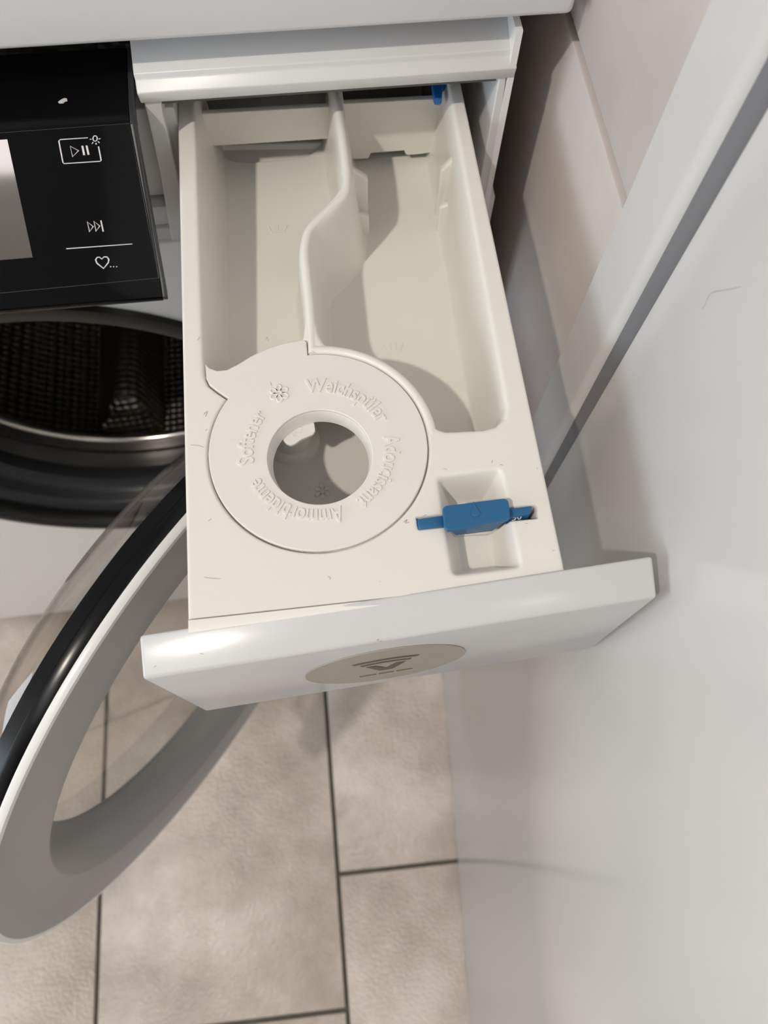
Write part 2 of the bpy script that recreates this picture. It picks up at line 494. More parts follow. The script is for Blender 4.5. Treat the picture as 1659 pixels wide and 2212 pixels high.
# left compartment outline (its front end runs under the softener lid flange)
front_l = rim([(655, 728), (640, 742), (600, 752), (560, 772), (520, 796), (480, 812), (452, 812)])
left_poly = [(-.0500, .360), (-.0500, .1705)] + [tuple(p) for p in front_l[::-1]] + [tuple(p) for p in dl[::-1]] + [(dl[0][0] + .001, .360)]
collar_out = rim([(689, 721), (702, 741), (725, 752), (755.7, 757), (813.6, 778.8), (857, 805), (886, 834), (915, 871), (929, 906), (944, 923.5), (964, 930.7)])
corner = [(.0604, .1337), (.0655, .1346), (.0693, .1375), (.0710, .1425)]
right_poly = [tuple(p) for p in dr] + [tuple(p) for p in smooth_path(collar_out, 4)] + corner + [(.0742, .320), (.0745, .360), (dr[0][0] - .001, .360)]
flange_px = [(496, 862), (470, 845), (452, 831), (446, 818), (443.5, 786), (452, 795), (468, 801), (490, 799), (512, 788), (545, 768), (580, 752), (615, 741), (648, 735), (657, 735), (662, 739), (665, 772)]
flange = rim(flange_px)
pocket = rim([(943, 1030), (1083, 1011), (1128, 1226), (976, 1245)])
pocket = round_poly(pocket, .0030)
slot = rim([(900, 1118), (1158, 1092), (1161, 1118), (905, 1142)])

def sdf(poly, X, Y):
    """positive inside"""
    P = np.array(poly, float); Q = np.roll(P, -1, axis=0)
    best = np.full(X.shape, 1e9); inside = np.zeros(X.shape, bool)
    for (ax, ay), (bx, by) in zip(P, Q):
        ex, ey = bx - ax, by - ay
        L2 = ex * ex + ey * ey
        if L2 < 1e-14: continue
        t = np.clip(((X - ax) * ex + (Y - ay) * ey) / L2, 0, 1)
        best = np.minimum(best, (X - ax - t * ex) ** 2 + (Y - ay - t * ey) ** 2)
        if ay != by:
            c = ((ay > Y) != (by > Y)) & (X < (bx - ax) * (Y - ay) / (by - ay) + ax)
            inside ^= c
    dd = np.sqrt(best)
    return np.where(inside, dd, -dd)

def smin(a, b, k):
    h = np.clip(.5 + .5 * (b - a) / k, 0, 1)
    return b * (1 - h) + a * h - k * h * (1 - h)

def softramp(dd, slope, s):
    return slope * s * np.logaddexp(0, dd / s)

STEP = .00045
nx = int((DX1 - DX0) / STEP) + 1; ny = int((DY1 - DY0) / STEP) + 1
gx = np.linspace(DX0, DX1, nx); gy = np.linspace(DY0, DY1, ny)
GX, GY = np.meshgrid(gx, gy, indexing='ij')
dL = sdf(left_poly, GX, GY); dR = sdf(right_poly, GX, GY)
DLf = .0330 + (GY - .16) * .075
DRf = .0440 + (GY - .14) * .030
hL = smin(softramp(dL - .0006, 12.0, .00045), DLf, .020)
hR = smin(softramp(dR - .0006, 12.0, .0005), DRf, .026)
recL = [tuple(at(x, y, 2, R - .043)[:2]) for x, y in [(473, 300), (478, 320), (500, 336), (540, 340), (600, 336), (645, 331), (675, 320), (695, 296)]]
recR = [tuple(at(x, y, 2, R - .049)[:2]) for x, y in [(760, 335), (768, 352), (800, 366), (840, 367), (880, 360), (905, 347), (914, 325)]]
hL = hL + np.clip(softramp(sdf(smooth_path(recL, 4), GX, GY), 1.8, .0002), 0, .004)
hR = hR + np.clip(softramp(sdf(smooth_path(recR, 4), GX, GY), 1.8, .0002), 0, .006)
rad = np.hypot(GX - LC[0], GY - LC[1])
dC = LR + .0004 - rad
hSeat = np.clip(softramp(dC, 12, .00015), 0, .0024)
hPit = smin(softramp(.0400 - rad, 14, .0003), np.full_like(GX, .0400), .016)
dF = sdf(flange, GX, GY) + .0006
hFl = np.clip(softramp(dF, 10, .0002), 0, .0026)
dP = sdf(pocket, GX, GY)
hP = smin(softramp(dP - .0004, 3.0, .0004), np.full_like(GX, .0170), .0035)
dS = sdf(slot, GX, GY)
hS = np.clip(softramp(dS, 16, .00015), 0, .018)
hPit = np.where(rad < .0405, hPit, 0)
depth = np.maximum.reduce([hL, hR, hSeat, hPit, hFl, hP, hS])
depth[depth < 4e-5] = 0
# gently rounded outer edges of the rim
edge = np.minimum(np.minimum(GX - DX0, DX1 - GX), GY - DY0 + .003)
depth = np.maximum(depth, np.where(edge < .0011, .0011 - np.sqrt(np.maximum(0, .0011 ** 2 - (.0011 - edge) ** 2)), 0))
GZ = R - depth
verts = np.stack([GX, GY, GZ], -1).reshape(-1, 3)
idx = np.arange(nx * ny).reshape(nx, ny)
quads = np.stack([idx[:-1, :-1], idx[1:, :-1], idx[1:, 1:], idx[:-1, 1:]], -1).reshape(-1, 4)
per = np.concatenate([idx[:, 0], idx[-1, 1:], idx[-2::-1, -1], idx[0, -2:0:-1]])
top = verts[per]; bot = top.copy()
zb = R - .050
bot[:, 2] = zb; bot[:, 0] = np.clip(bot[:, 0] * 1.0, DX0 + .001, DX1 - .001)
base = len(verts); npz = len(per)
verts = np.concatenate([verts, top, bot])
ring = np.arange(npz); nxt = (ring + 1) % npz
skirt = np.stack([base + ring, base + npz + ring, base + npz + nxt, base + nxt], -1)
allq = np.concatenate([quads, skirt])
me = bpy.data.meshes.new('tray')
me.vertices.add(len(verts)); me.vertices.foreach_set('co', verts.astype(np.float32).ravel())
me.loops.add(allq.size); me.loops.foreach_set('vertex_index', allq.astype(np.int32).ravel())
me.polygons.add(len(allq))
me.polygons.foreach_set('loop_start', (np.arange(len(allq)) * 4).astype(np.int32))
me.update(calc_edges=True); me.validate()
tray = finish('tray', me, M_TRAY, drawer, 180)
# closed underside of the tray
box('tray_bottom', DX0 + .001, DX1 - .001, DY0 + .001, DY1, zb - .002, zb + .0005, M_TRAY, drawer)

# divider wall with its rounded top, continuing as the collar round the softener lid
cl = [(722, 165), (725.5, 191), (732, 240), (741, 297), (747, 349), (749.5, 380), (744, 416), (716, 444), (689, 470), (668, 493), (660, 520), (658, 548), (662, 590), (667, 640), (670.5, 688), (673.5, 735), (674.5, 762)]
cpath = smooth_path(rim(cl), 6)
def ridge(name, path, wd, ztop, zlow, mt, parent, drop=None):
    P = [np.array(p) for p in path]; n = len(P); vs = []; fs = []
    sec = []
    for k in range(9):
        a = math.pi * k / 8
        sec.append((-math.cos(a) * wd / 2, math.sin(a) * wd * .42))
    sec = [(-wd / 2, None)] + sec + [(wd / 2, None)]
    for i, p in enumerate(P):
        t = P[min(i + 1, n - 1)] - P[max(i - 1, 0)]; t /= np.linalg.norm(t)
        nn = np.array([t[1], -t[0]])
        for s, h in sec:
            q = p + nn * s
            vs.append((q[0], q[1], zlow if h is None else ztop - wd * .42 + h - (drop[i] if drop else 0)))
    k = len(sec)
    for i in range(n - 1):
        for j in range(k - 1):
            fs.append((i * k + j, i * k + j + 1, (i + 1) * k + j + 1, (i + 1) * k + j))
    fs.append(tuple(range(k))); fs.append(tuple((n - 1) * k + j for j in range(k)))
    return mesh_obj(name, vs, fs, mt, parent, smooth=60)
ridge('divider', cpath, .0038, R + .0004, R - .012, M_TRAY, drawer)
NC = 60
cA, cB = math.degrees(math.atan2(at(674.5, 766, 2, R)[1] - LC[1], at(674.5, 766, 2, R)[0] - LC[0])), -14
colr = circle(LC[0], LC[1], LR + .0024, NC, cA, cB)
ridge('lid_collar', colr, .0040, R + .0006, R - .010, M_TRAY, drawer, [.0018 * max(0, (i - NC * .72) / (NC * .28)) ** 1.5 for i in range(NC)])

# strip between tray and fascia
FLp = np.array(at(308, 1468, 2, .784)); FRp = np.array(at(1420, 1290, 2, .789))
TLp = np.array(at(300, 1372, 2, .7890)); TRp = np.array(at(1410, 1200, 2, .7945))
hexa('front_strip', [(DX0, .0640, R - .0002), (DX1, .0690, R - .0008), (DX1, DY0 - .0002, R - .0008), (DX0, DY0 - .0004, R - .0002),
                     (DX0, .0640, R - .05), (DX1, .0690, R - .05), (DX1, DY0 - .0002, R - .05), (DX0, DY0 - .0004, R - .05)], M_TRAY, drawer, bevel=.0003)
eF = (FRp - FLp) / np.linalg.norm(FRp - FLp)
al = math.radians(-.4)
wF = np.array([0, math.sin(al), -math.cos(al)]); wF -= eF * wF.dot(eF); wF /= np.linalg.norm(wF)
nF = np.cross(eF, wF)
if nF[1] > 0: nF = -nF
HF = .096
c8 = [FLp, FRp, TRp, TLp, FLp + wF * HF, FRp + wF * (HF + .002), TRp + wF * HF + np.array([0, 0, -.004]), TLp + wF * HF + np.array([0, 0, -.004])]
fascia = hexa('drawer_front', [tuple(c) for c in c8], M_FASCIA, drawer, bevel=.0013, segs=3)

# sticker on the drawer front
def fpx(x, y): 
    p = on_plane(x, y, FLp, nF) - FLp
    return (float(p @ eF), float(-(p @ wF)))
mF = basis(FLp + nF * .0004, eF, -wF, nF)
spt = np.array([fpx(*q) for q in [(686, 1470), (1004, 1405), (900, 1396), (770, 1481), (750, 1425), (850, 1400), (980, 1398), (960, 1435), (850, 1468), (700, 1480)]])
A_ = np.c_[2 * spt, np.ones(len(spt))]; s_ = np.linalg.lstsq(A_, (spt ** 2).sum(1), rcond=None)[0]
SR = float(np.sqrt(s_[2] + s_[:2] @ s_[:2])); SC = s_[:2]
SC = np.array([SC[0], -HF * .52]); SR = .0345
stick = plate('sticker', [circle(SC[0], SC[1], SR, 72)], .0003, M_STICK, drawer, mw=mF)
stick['label'] = 'round greige sticker printed with a V under two arcs'
inkM = basis(FLp + nF * .0006, eF, -wF, nF)
def ring_arc(r0, r1, a, cy):
    return [(SC[0] + r1 * math.sin(math.radians(t)), cy + r1 * math.cos(math.radians(t))) for t in np.linspace(-a, a, 20)] + \
           [(SC[0] + r0 * math.sin(math.radians(t)), cy + r0 * math.cos(math.radians(t))) for t in np.linspace(a, -a, 20)]
cy0 = SC[1] - .022
plate('printed_arc', [ring_arc(.0365, .0390, 21, cy0)], .0001, M_STICKP, stick, mw=inkM)
plate('printed_arc', [ring_arc(.0308, .0333, 19, cy0)], .0001, M_STICKP, stick, mw=inkM)
vy = cy0 + .0265
plate('printed_letter', [[(SC[0] - .0085, vy), (SC[0] - .0042, vy), (SC[0], vy - .0085), (SC[0] + .0042, vy), (SC[0] + .0085, vy), (SC[0] + .0028, vy - .0130), (SC[0] - .0028, vy - .0130)]], .0001, M_STICKP, stick, mw=inkM)
for a, b in [(-.012, -.0045), (-.0035, .0035), (.0045, .012)]:
    plate('printed_line', [[(SC[0] + a, vy - .0215), (SC[0] + b, vy - .0215), (SC[0] + b, vy - .0205), (SC[0] + a, vy - .0205)]], .0001, M_STICKP, stick, mw=inkM)

# softener lid: ring plate with a flange reaching over the left compartment
a_start = math.degrees(math.atan2(flange[-1][1] - LC[1], flange[-1][0] - LC[0]))
a_end = math.degrees(math.atan2(flange[0][1] - LC[1], flange[0][0] - LC[0]))
if a_end > a_start: a_end -= 360
arc = circle(LC[0], LC[1], LR - .0002, 110, a_start, a_end)
outer = arc + flange[1:-1]
HC = np.array([-.0058, .1288]); HR = .0206
LZ = R + .0001
lid = plate('softener_lid', [outer, circle(HC[0], HC[1], HR, 72)], .0022, M_LID, drawer, bevel=.0004, mw=Matrix.Translation((0, 0, LZ)))
lathe('lid_collar_wall', [(HR + .0010, -.0002), (HR + .0004, -.0006), (HR - .0003, -.0016), (HR - .0014, -.0075), (HR - .0004, -.0078), (HR + .0012, -.0022)], (HC[0], HC[1], LZ), (0, 0, 1), M_LID, lid, 96)

def arc_word(body, r_base, size, a_from, a_to, label):
    me = text_mesh(body, size, .00034, .00012, fat=.010)
    xs = [v.co.x for v in me.vertices]; x0, x1 = min(xs), max(xs)
    while a_to > a_from: a_to -= 360
    for v in me.vertices:
        a = math.radians(a_from + (a_to - a_from) * (v.co.x - x0) / (x1 - x0))
        rr = r_base + v.co.y
        v.co = (LC[0] + rr * math.cos(a), LC[1] - .0008 + rr * math.sin(a), LZ + .00015 + v.co.z)
    o = finish('raised_lettering', me, M_LID, lid, 40)
    o['label'] = label
def ang(px, py):
    p = at(px, py, 2, LZ); return math.degrees(math.atan2(p[1] - LC[1] + .0008, p[0] - LC[0]))
def rr_(px, py):
    p = at(px, py, 2, LZ); return math.hypot(p[1] - LC[1] + .0008, p[0] - LC[0])
RB = .0260; TS = .0088
arc_word('Weichspüler', RB, TS, ang(661, 838), ang(833, 907), 'raised word Weichspüler')
arc_word('Adoucissant', RB, TS, ang(856, 938), ang(788, 1104) , 'raised word Adoucissant')
arc_word('Ammorbidente', RB, TS, ang(752, 1133), ang(531, 1047) , 'raised word Ammorbidente')
arc_word('Softener', RB, TS, ang(513, 1008), ang(555, 885), 'raised word Softener')

def flower_mesh(cx, cy, z, rad, tr, mt, parent, name='flower_symbol', steps=6):
    me_list = []
    for k in range(6):
        a = math.radians(60 * k + 30)
        px_, py_ = cx + rad * .58 * math.cos(a), cy + rad * .58 * math.sin(a)
        pts = []
        for q in range(14):
            b = 2 * math.pi * q / 14
            u, v_ = rad * .36 * math.cos(b), rad * .26 * math.sin(b)
            pts.append((px_ + u * math.cos(a) - v_ * math.sin(a), py_ + u * math.sin(a) + v_ * math.cos(a), z))
        o = tube('tmp', pts, tr, mt, None, closed=True, segs=6, flat=.7)
        me_list.append(o.data); bpy.data.objects.remove(o)
    return join_meshes(name, me_list, mt, parent, 60)
fp = at(603, 850, 2, LZ)
flower_mesh(fp[0], fp[1], LZ + .0002, .0042, .00048, M_LID, lid)

# MAX tab inside the lid opening
ZT = LZ - .0078
tab = [tuple(at(x, y, 2, ZT)[:2]) for x, y in [(606, 945), (625, 928), (650, 915), (678, 908), (681, 930), (676, 938), (664, 943), (650, 949), (638, 958), (628, 962), (618, 958)]]
tabo = plate('max_tab', [round_poly(tab, .0012, 3)], .0016, M_LID, lid, bevel=.0003, mw=Matrix.Translation((0, 0, ZT)))
tm = text_mesh('MAX', .0042, .00012)
tp = at(622, 951, 2, ZT)
tm.transform(Matrix.Translation((tp[0], tp[1], ZT + .0001)) @ Matrix.Rotation(math.radians(28), 4, 'Z'))
finish('max_lettering', tm, M_LID, tabo, 40)

# siphon post below the lid
sp = at(630, 938, 2, R - .034)
lathe('siphon_post', [(0, .026), (.0080, .026), (.0090, .025), (.0092, .004), (.0105, .0035), (.0118, .003), (.0124, .0015), (.0130, -.001)], (sp[0], sp[1], R - .040), (0, 0, 1), M_TRAY, drawer, 48)
fl2 = at(697, 1060, 2, R - .0395)
flower_mesh(fl2[0], fl2[1], R - .0399, .0042, .00035, M_TRAY, drawer)

# hand-wash tub marks raised on the compartment floors
def tub(px, py, depth_, s, ncol):
    c = at(px, py, 2, R - depth_)
    me_list = []
    segs_ = [[(-1, .62), (-.62, -.5), (.62, -.5), (1, .62)]] + [[(q, -.05), (q, .72)] for q in ncol]
    for sg in segs_:
        pts = [(c[0] + u * s, c[1] + v_ * s, c[2]) for u, v_ in sg]
        o = tube('tmp', pts, .00035, M_TRAY, None, segs=6)
        me_list.append(o.data); bpy.data.objects.remove(o)
    o = join_meshes('wash_tub_symbol', me_list, M_TRAY, drawer, 60)
    return o
def floor_depth(px, py):
    z = .04
    for _ in range(6):
        c = at(px, py, 2, R - z)
        z = float(depth[int(round((c[0] - DX0) / (DX1 - DX0) * (nx - 1))), int(round((c[1] - DY0) / (DY1 - DY0) * (ny - 1)))])
    return z
tub(850, 754, floor_depth(850, 754) + .00002, .0050, (-.28, .28))
tub(601, 498, floor_depth(601, 498) + .00002, .0048, (0,))

# rear insert standing across both compartments
YP = .329
def rear_plate(name, px_list, y, t, mt):
    lp = [(at(x, yy, 1, y)[0], at(x, yy, 1, y)[2]) for x, yy in px_list]
    mw = Matrix(((1, 0, 0, 0), (0, 0, -1, y), (0, 1, 0, 0), (0, 0, 0, 1)))
    return plate(name, [lp], t, mt, drawer, bevel=.0004, mw=mw)
rear_plate('rear_insert', [(425, 247), (726, 230), (728, 299), (693, 301), (473, 315), (425, 318)], YP, .003, M_TRAY)
rear_plate('rear_insert', [(733, 225), (962, 213), (950, 262), (930, 330), (910, 333), (880, 335.5), (876, 333), (873, 325.5), (802, 331), (799, 335), (797, 341), (793, 343), (735, 345)], YP, .003, M_TRAY)
# cavity behind the insert: grey panel with a dark rounded opening
gx0, gx1 = -.056, .023
mwb = Matrix(((1, 0, 0, 0), (0, 0, -1, .349), (0, 1, 0, 0), (0, 0, 0, 1)))
hole = [(-.046, .806), (-.046, .783), (-.040, .7765), (-.034, .7745), (.004, .7745), (.010, .7765), (.016, .783), (.016, .806)]
plate('rear_wall', [[(gx0, .808), (gx1, .808), (gx1, .745), (gx0, .745)], smooth_path(hole, 3, True)], .003, M_GREYPL, drawer, mw=mwb)
box('rear_wall', .066, .0805, .342, .349, .745, .80, M_GREYPL, drawer, bevel=.0008)

# guide ribs for the flap in the right compartment
def rib(name, x0, x1, y0, y1, ztop_in, ztop_out, zlow, side):
    # side +1: attached on the right, lower on the left
    xa, xb = (x0, x1)
    za, zb_ = (ztop_in, ztop_out) if side > 0 else (ztop_out, ztop_in)
    c8 = [(xa, y0, za), (xb, y0, zb_), (xb, y1, zb_), (xa, y1, za), (xa, y0, zlow), (xb, y0, zlow), (xb, y1, zlow), (xa, y1, zlow)]
    return hexa(name, c8, M_TRAY, drawer, bevel=.0012, segs=3)
rib('guide_rib', .0668, .0780, .2875, .2915, R - .0180, R - .0040, R - .0495, 1)
rib('guide_rib', .0660, .0780, .2770, .2805, R - .0310, R - .0270, R - .0495, 1)
rib('guide_rib', .0170, .0305, .2880, .2920, R - .0195, R - .0080, R - .0495, -1)
rib('guide_rib', .0170, .0300, .2780, .2810, R - .0340, R - .0300, R - .0495, -1)

# blue release tab near the back
zt = R - .001
tabp = [tuple(at(x, y, 2, zt)[:2]) for x, y in [(930, 140), (974, 136), (969, 172), (957, 186), (955, 210), (950, 213), (940, 212), (937, 206), (934, 185)]]
plate('release_tab', [tabp], .004, M_BLUE2, drawer, bevel=.0006, mw=Matrix.Translation((0, 0, zt)))['label'] = 'bright blue release tab'

# blue flap parked in its slot at the front right
zc = R + .0052
capq = [tuple(at(x, y, 2, zc)[:2]) for x, y in [(955, 1093), (1098, 1075), (1103, 1121), (961, 1148)]]
cap = plate('blue_flap', [round_poly(capq, .0022)], .0022, M_BLUE, drawer, bevel=.0005, mw=Matrix.Translation((0, 0, zc)))
cap['label'] = 'blue dosing flap parked in its slot'
def slab_px(name, quad, ztop, zlow, parent, mt=M_BLUE, bevel=.0005):
    q = [at(x, y, 2, ztop)[:2] for x, y in quad]
    c8 = [(p[0], p[1], ztop) for p in q] + [(p[0], p[1], zlow) for p in q]
    return hexa(name, c8, mt, parent, bevel=bevel)
za_ = R + .0014
slab_px('flap_arm', [(902, 1121), (958, 1113), (960, 1136), (905, 1143)], za_, R - .012, cap)
slab_px('flap_arm', [(1096, 1099), (1145, 1092), (1151, 1096), (1142, 1118), (1098, 1126)][:1] + [(1150, 1092), (1146, 1110), (1098, 1118)], za_, R - .012, cap)
def hexa_px(name, ztop, qtop, zlow, qlow, parent, mt=M_BLUE, bevel=.0004):
    c8 = [tuple(at(x, y, 2, ztop)) for x, y in qtop] + [tuple(at(x, y, 2, zlow)) for x, y in qlow]
    return hexa(name, c8, mt, parent, bevel=bevel)
hexa_px('flap_blade', R + .0032, [(964, 1139), (1100, 1121), (1098, 1101), (962, 1119)], R - .0065, [(984, 1157), (1064, 1148), (1062, 1132), (984, 1141)], cap)
hexa_px('flap_stem', R + .0030, [(1004, 1141), (1036, 1137), (1034, 1120), (1002, 1124)], R - .0055, [(1006, 1155), (1036, 1151), (1034, 1136), (1004, 1140)], cap)
dp = at(1027, 1108, 2, zc)
drop = []
for k in range(24):
    a = 2 * math.pi * k / 24
    rr = .00175
    x_, y_ = rr * math.sin(a), -rr * math.cos(a)
    if math.cos(a) < -.35: 
        s = (-math.cos(a) - .35) / .65
        x_ *= (1 - .75 * s); y_ += .0028 * s * s
    drop.append((dp[0] + x_, dp[1] + y_))
plate('drop_symbol', [drop], .0006, M_BLUE, cap, bevel=.00015, mw=Matrix.Translation((0, 0, zc + .0005)))
t5 = text_mesh('50', .0042, .0001)
t5p = at(1105, 1125, 2, R - .001)
t5.transform(Matrix.Translation((t5p[0], t5p[1], R - .0012)) @ Matrix.Rotation(math.radians(6), 4, 'Z') @ Matrix.Rotation(math.radians(60), 4, 'X'))
finish('scale_lettering', t5, M_PRINT, cap, 40)

# ------------------------------------------------------------------ washing machine
wm = thing('washing_machine', 'white front-loading washing machine with black touch panel and open round door', 'washing machine', (-.199, .6, 0))
MX0, MX1, MYF, MYB, MZT = -.498, .0995, .3010, .875, .8345
PC = (-.1932, .500)
# front sheet with round opening
hole = circle(PC[0], PC[1], .178, 128)
mwf = Matrix(((1, 0, 0, 0), (0, 0, -1, MYF), (0, 1, 0, 0), (0, 0, 0, 1)))
plate('front_panel', [[(MX0, .02), (MX1, .02), (MX1, .725), (MX0, .725)], hole], .004, M_ENAMEL, wm, bevel=.001, mw=mwf)
box('side_panel', MX1 - .003, MX1, MYF, MYB, .02, MZT, M_ENAMEL, wm)
box('side_panel', MX0, MX0 + .003, MYF, MYB, .02, MZT, M_ENAMEL, wm)
box('rear_panel', MX0, MX1, MYB - .003, MYB, .02, MZT, M_ENAMEL, wm)
for x in (MX0 + .05, MX1 - .05):
    for y in (MYF + .05, MYB - .05):
        lathe('foot', [(0, 0), (.022, 0), (.022, .010), (.012, .014), (.012, .03), (0, .03)], (x, y, .0), (0, 0, 1), M_RIM, wm, 24)
box('top_plate', MX0 - .3, .1190, .2988, MYB + .02, .8412, .873, M_TOP, wm, bevel=.0028, segs=4)

# drawer housing
lipx0, lipx1 = -.0665, .0995
prof = [(.330, .8340), (.3045, .8235), (.3040, .8212), (.2995, .8180), (.3010, .8120), (.330, .8105)]
hs = extrude_x('drawer_housing', prof, -.0700, lipx1, M_WHITE, wm, bevel=.0005)
def rail(name, pxs, y0, y1, m=M_WHITE):
    lp = [(at(x, yy, 1, y0)[0], at(x, yy, 1, y0)[2]) for x, yy in pxs]
    mw = Matrix(((1, 0, 0, 0), (0, 0, -1, y0), (0, 1, 0, 0), (0, 0, 0, 1)))
    return plate(name, [lp], y1 - y0, m, wm, bevel=.0008, mw=mw)
rail('housing_side', [(309, 216), (347, 216), (352, 246), (392, 415), (398, 600), (378, 560), (345, 372), (317, 246)], .3020, .34)
rail('housing_side', [(1097, 146), (1081, 150), (1020, 480), (1046, 480), (1050, 414), (1059, 409)], .3015, .34)
box('housing_tunnel', -.0665, -.0640, .305, .55, .730, .812, M_TRAY, wm)
box('housing_tunnel', .0925, .0960, .305, .55, .730, .812, M_TRAY, wm)
box('housing_tunnel', -.0665, .0960, .305, .55, .8079, .812, M_GREYPL, wm)
box('housing_tunnel', -.0665, .0960, .305, .55, .7255, .7300, M_TRAY, wm)
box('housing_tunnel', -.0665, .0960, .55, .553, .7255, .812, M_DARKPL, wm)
# stepped white fascia pieces left below the drawer
for z0, z1, y0 in [(.7480, .800, .312), (.7330, .7460, .306), (.7115, .7330, .3035)]:
    box('front_ledge', -.20, -.0585, y0, .35, z0, z1, M_WHITE, wm, bevel=.0008)
box('lower_ledge', .0900, .1030, .302, .34, .7150, .7390, M_WHITE, wm, bevel=.0015)

# black control panel, a sloped glossy plate
CPX0, CPX1 = -.49, -.0720
face = [(.326, .8207), (.2960, .8172), (.2869, .8149), (.2409, .7648), (.2353, .7616)]
prof = face + [(.2360, .7575), (.2430, .7590), (.2905, .8060), (.2990, .8100), (.326, .8110)]
panel = extrude_x('control_panel', prof, CPX0, CPX1 - .0022, M_BLACK, wm, bevel=.0006)
extrude_x('panel_edge', [(a, b - .0006) for a, b in face] + [(.2362, .7580), (.2410, .7610), (.2885, .8085), (.2990, .8130), (.326, .8150)], CPX1 - .0022, CPX1, M_EDGE, panel, bevel=.0004)
p0 = np.array([0, .2869, .8149]); p1 = np.array([0, .2409, .7648])
pv = (p1 - p0) / np.linalg.norm(p1 - p0)
pn = np.array([0, -(-pv[2]) * -1, 0])
pn = np.cross(pv, np.array([1.0, 0, 0])); pn /= np.linalg.norm(pn)
if pn[2] < 0: pn = -pn
ex = np.array([1.0, 0, 0]); ey = -pv
def cpx(x, y):
    p = on_plane(x, y, p0, pn) - p0
    return (float(p @ ex), float(p @ ey))
mP = basis(p0 + pn * .00025, ex, ey, pn)
def panel_plate(name, px_loops, mt, parent=panel, t=.0002):
    return plate(name, [[cpx(*q) for q in lp] for lp in px_loops], t, mt, parent, mw=mP)
def panel_lines(name, polys, wpx, parent=panel):
    ml = []
    for pts, closed in polys:
        q = [p0 + pn * .0002 + ex * cpx(*p)[0] + ey * cpx(*p)[1] for p in pts]
        o = tube('tmp', q, wpx, M_PRINT, None, closed=closed, segs=4, flat=.4)
        ml.append(o.data); bpy.data.objects.remove(o)
    return join_meshes(name, ml, M_PRINT, parent, None)
a_, b_ = cpx(16, 301), cpx(71, 556)
dispx0 = a_[0] - .10
dl_ = [(dispx0, a_[1] + .0002), (a_[0], a_[1]), (b_[0], b_[1]), (dispx0, b_[1])]
plate('display', [dl_], .0002, M_LCD, panel, mw=mP)
def crop_pt(x, y): return (x / 4.3658, 180 + y / 4.3658)     # measured on an enlarged view of the panel
LW = .00030
panel_lines('start_symbol', [([crop_pt(*q) for q in [(830, 513), (570, 530), (556, 545), (595, 745), (605, 757), (945, 735), (955, 725), (930, 595)]], False),
    ([crop_pt(*q) for q in [(663, 592), (742, 635), (686, 692)]], True)], LW)
panel_plate('pause_bar', [[crop_pt(*q) for q in [(768, 590), (786, 588), (805, 676), (786, 678)]]], M_PRINT)
panel_plate('pause_bar', [[crop_pt(*q) for q in [(808, 587), (826, 586), (846, 673), (827, 675)]]], M_PRINT)
bulb = [(crop_pt(898 + 20 * math.cos(t), 520 + 26 * math.sin(t))) for t in np.linspace(0, 2 * math.pi, 14, endpoint=False)]
panel_lines('lamp_symbol', [(bulb, True)] + [([crop_pt(*a), crop_pt(*b)], False) for a, b in [((848, 527), (866, 527)), ((930, 524), (950, 522)), ((868, 570), (880, 555)), ((906, 562), (908, 577)), ((925, 547), (940, 562)), ((886, 497), (908, 495))]], LW * .9)
panel_lines('skip_symbol', [([crop_pt(*q) for q in [(824, 1305), (880, 1350), (846, 1400)]], True), ([crop_pt(*q) for q in [(886, 1300), (942, 1345), (908, 1395)]], True), ([crop_pt(952, 1292), crop_pt(975, 1398)], False)], LW * 1.1)
panel_plate('separator_line', [[crop_pt(*q) for q in [(625, 1555), (1248, 1511), (1250, 1518), (627, 1564)]]], M_PRINT)
heart = [(978, 1745), (915, 1695), (903, 1665), (915, 1642), (938, 1638), (962, 1656), (980, 1636), (1010, 1636), (1027, 1660), (1022, 1690)]
panel_lines('heart_symbol', [([crop_pt(*q) for q in heart], True)] + [([crop_pt(x - 5, 1729), crop_pt(x + 5, 1728)], False) for x in (1045, 1073, 1101)], LW * 1.2)
def bezel(name, pts, rad):
    q = [p0 + pn * .0001 + ex * cpx(*p)[0] + ey * cpx(*p)[1] for p in pts]
    return tube(name, q, rad, M_EDGE, panel, segs=4, flat=.5)
bezel('bezel_line', [(287, 267), (344, 600)], .00022)
bezel('bezel_line', [(-120, 642), (0, 633), (344, 600)], .00022)
bezel('bezel_line', [(-120, 296), (0, 287), (287, 266)], .00022)
chip = [crop_pt(*q) for q in [(548, 178), (575, 155), (610, 135), (632, 145), (636, 170), (612, 175), (600, 190), (560, 192)]]
cpy = [tuple(on_plane(x, y, (0, .2960, .8172), np.array([0, -.1166, .993])))[:2] for x, y in chip]
panel_chip = plate('worn_spot', [cpy], .0003, M_PRINT, panel, mw=Matrix.Translation((0, 0, .8177)))

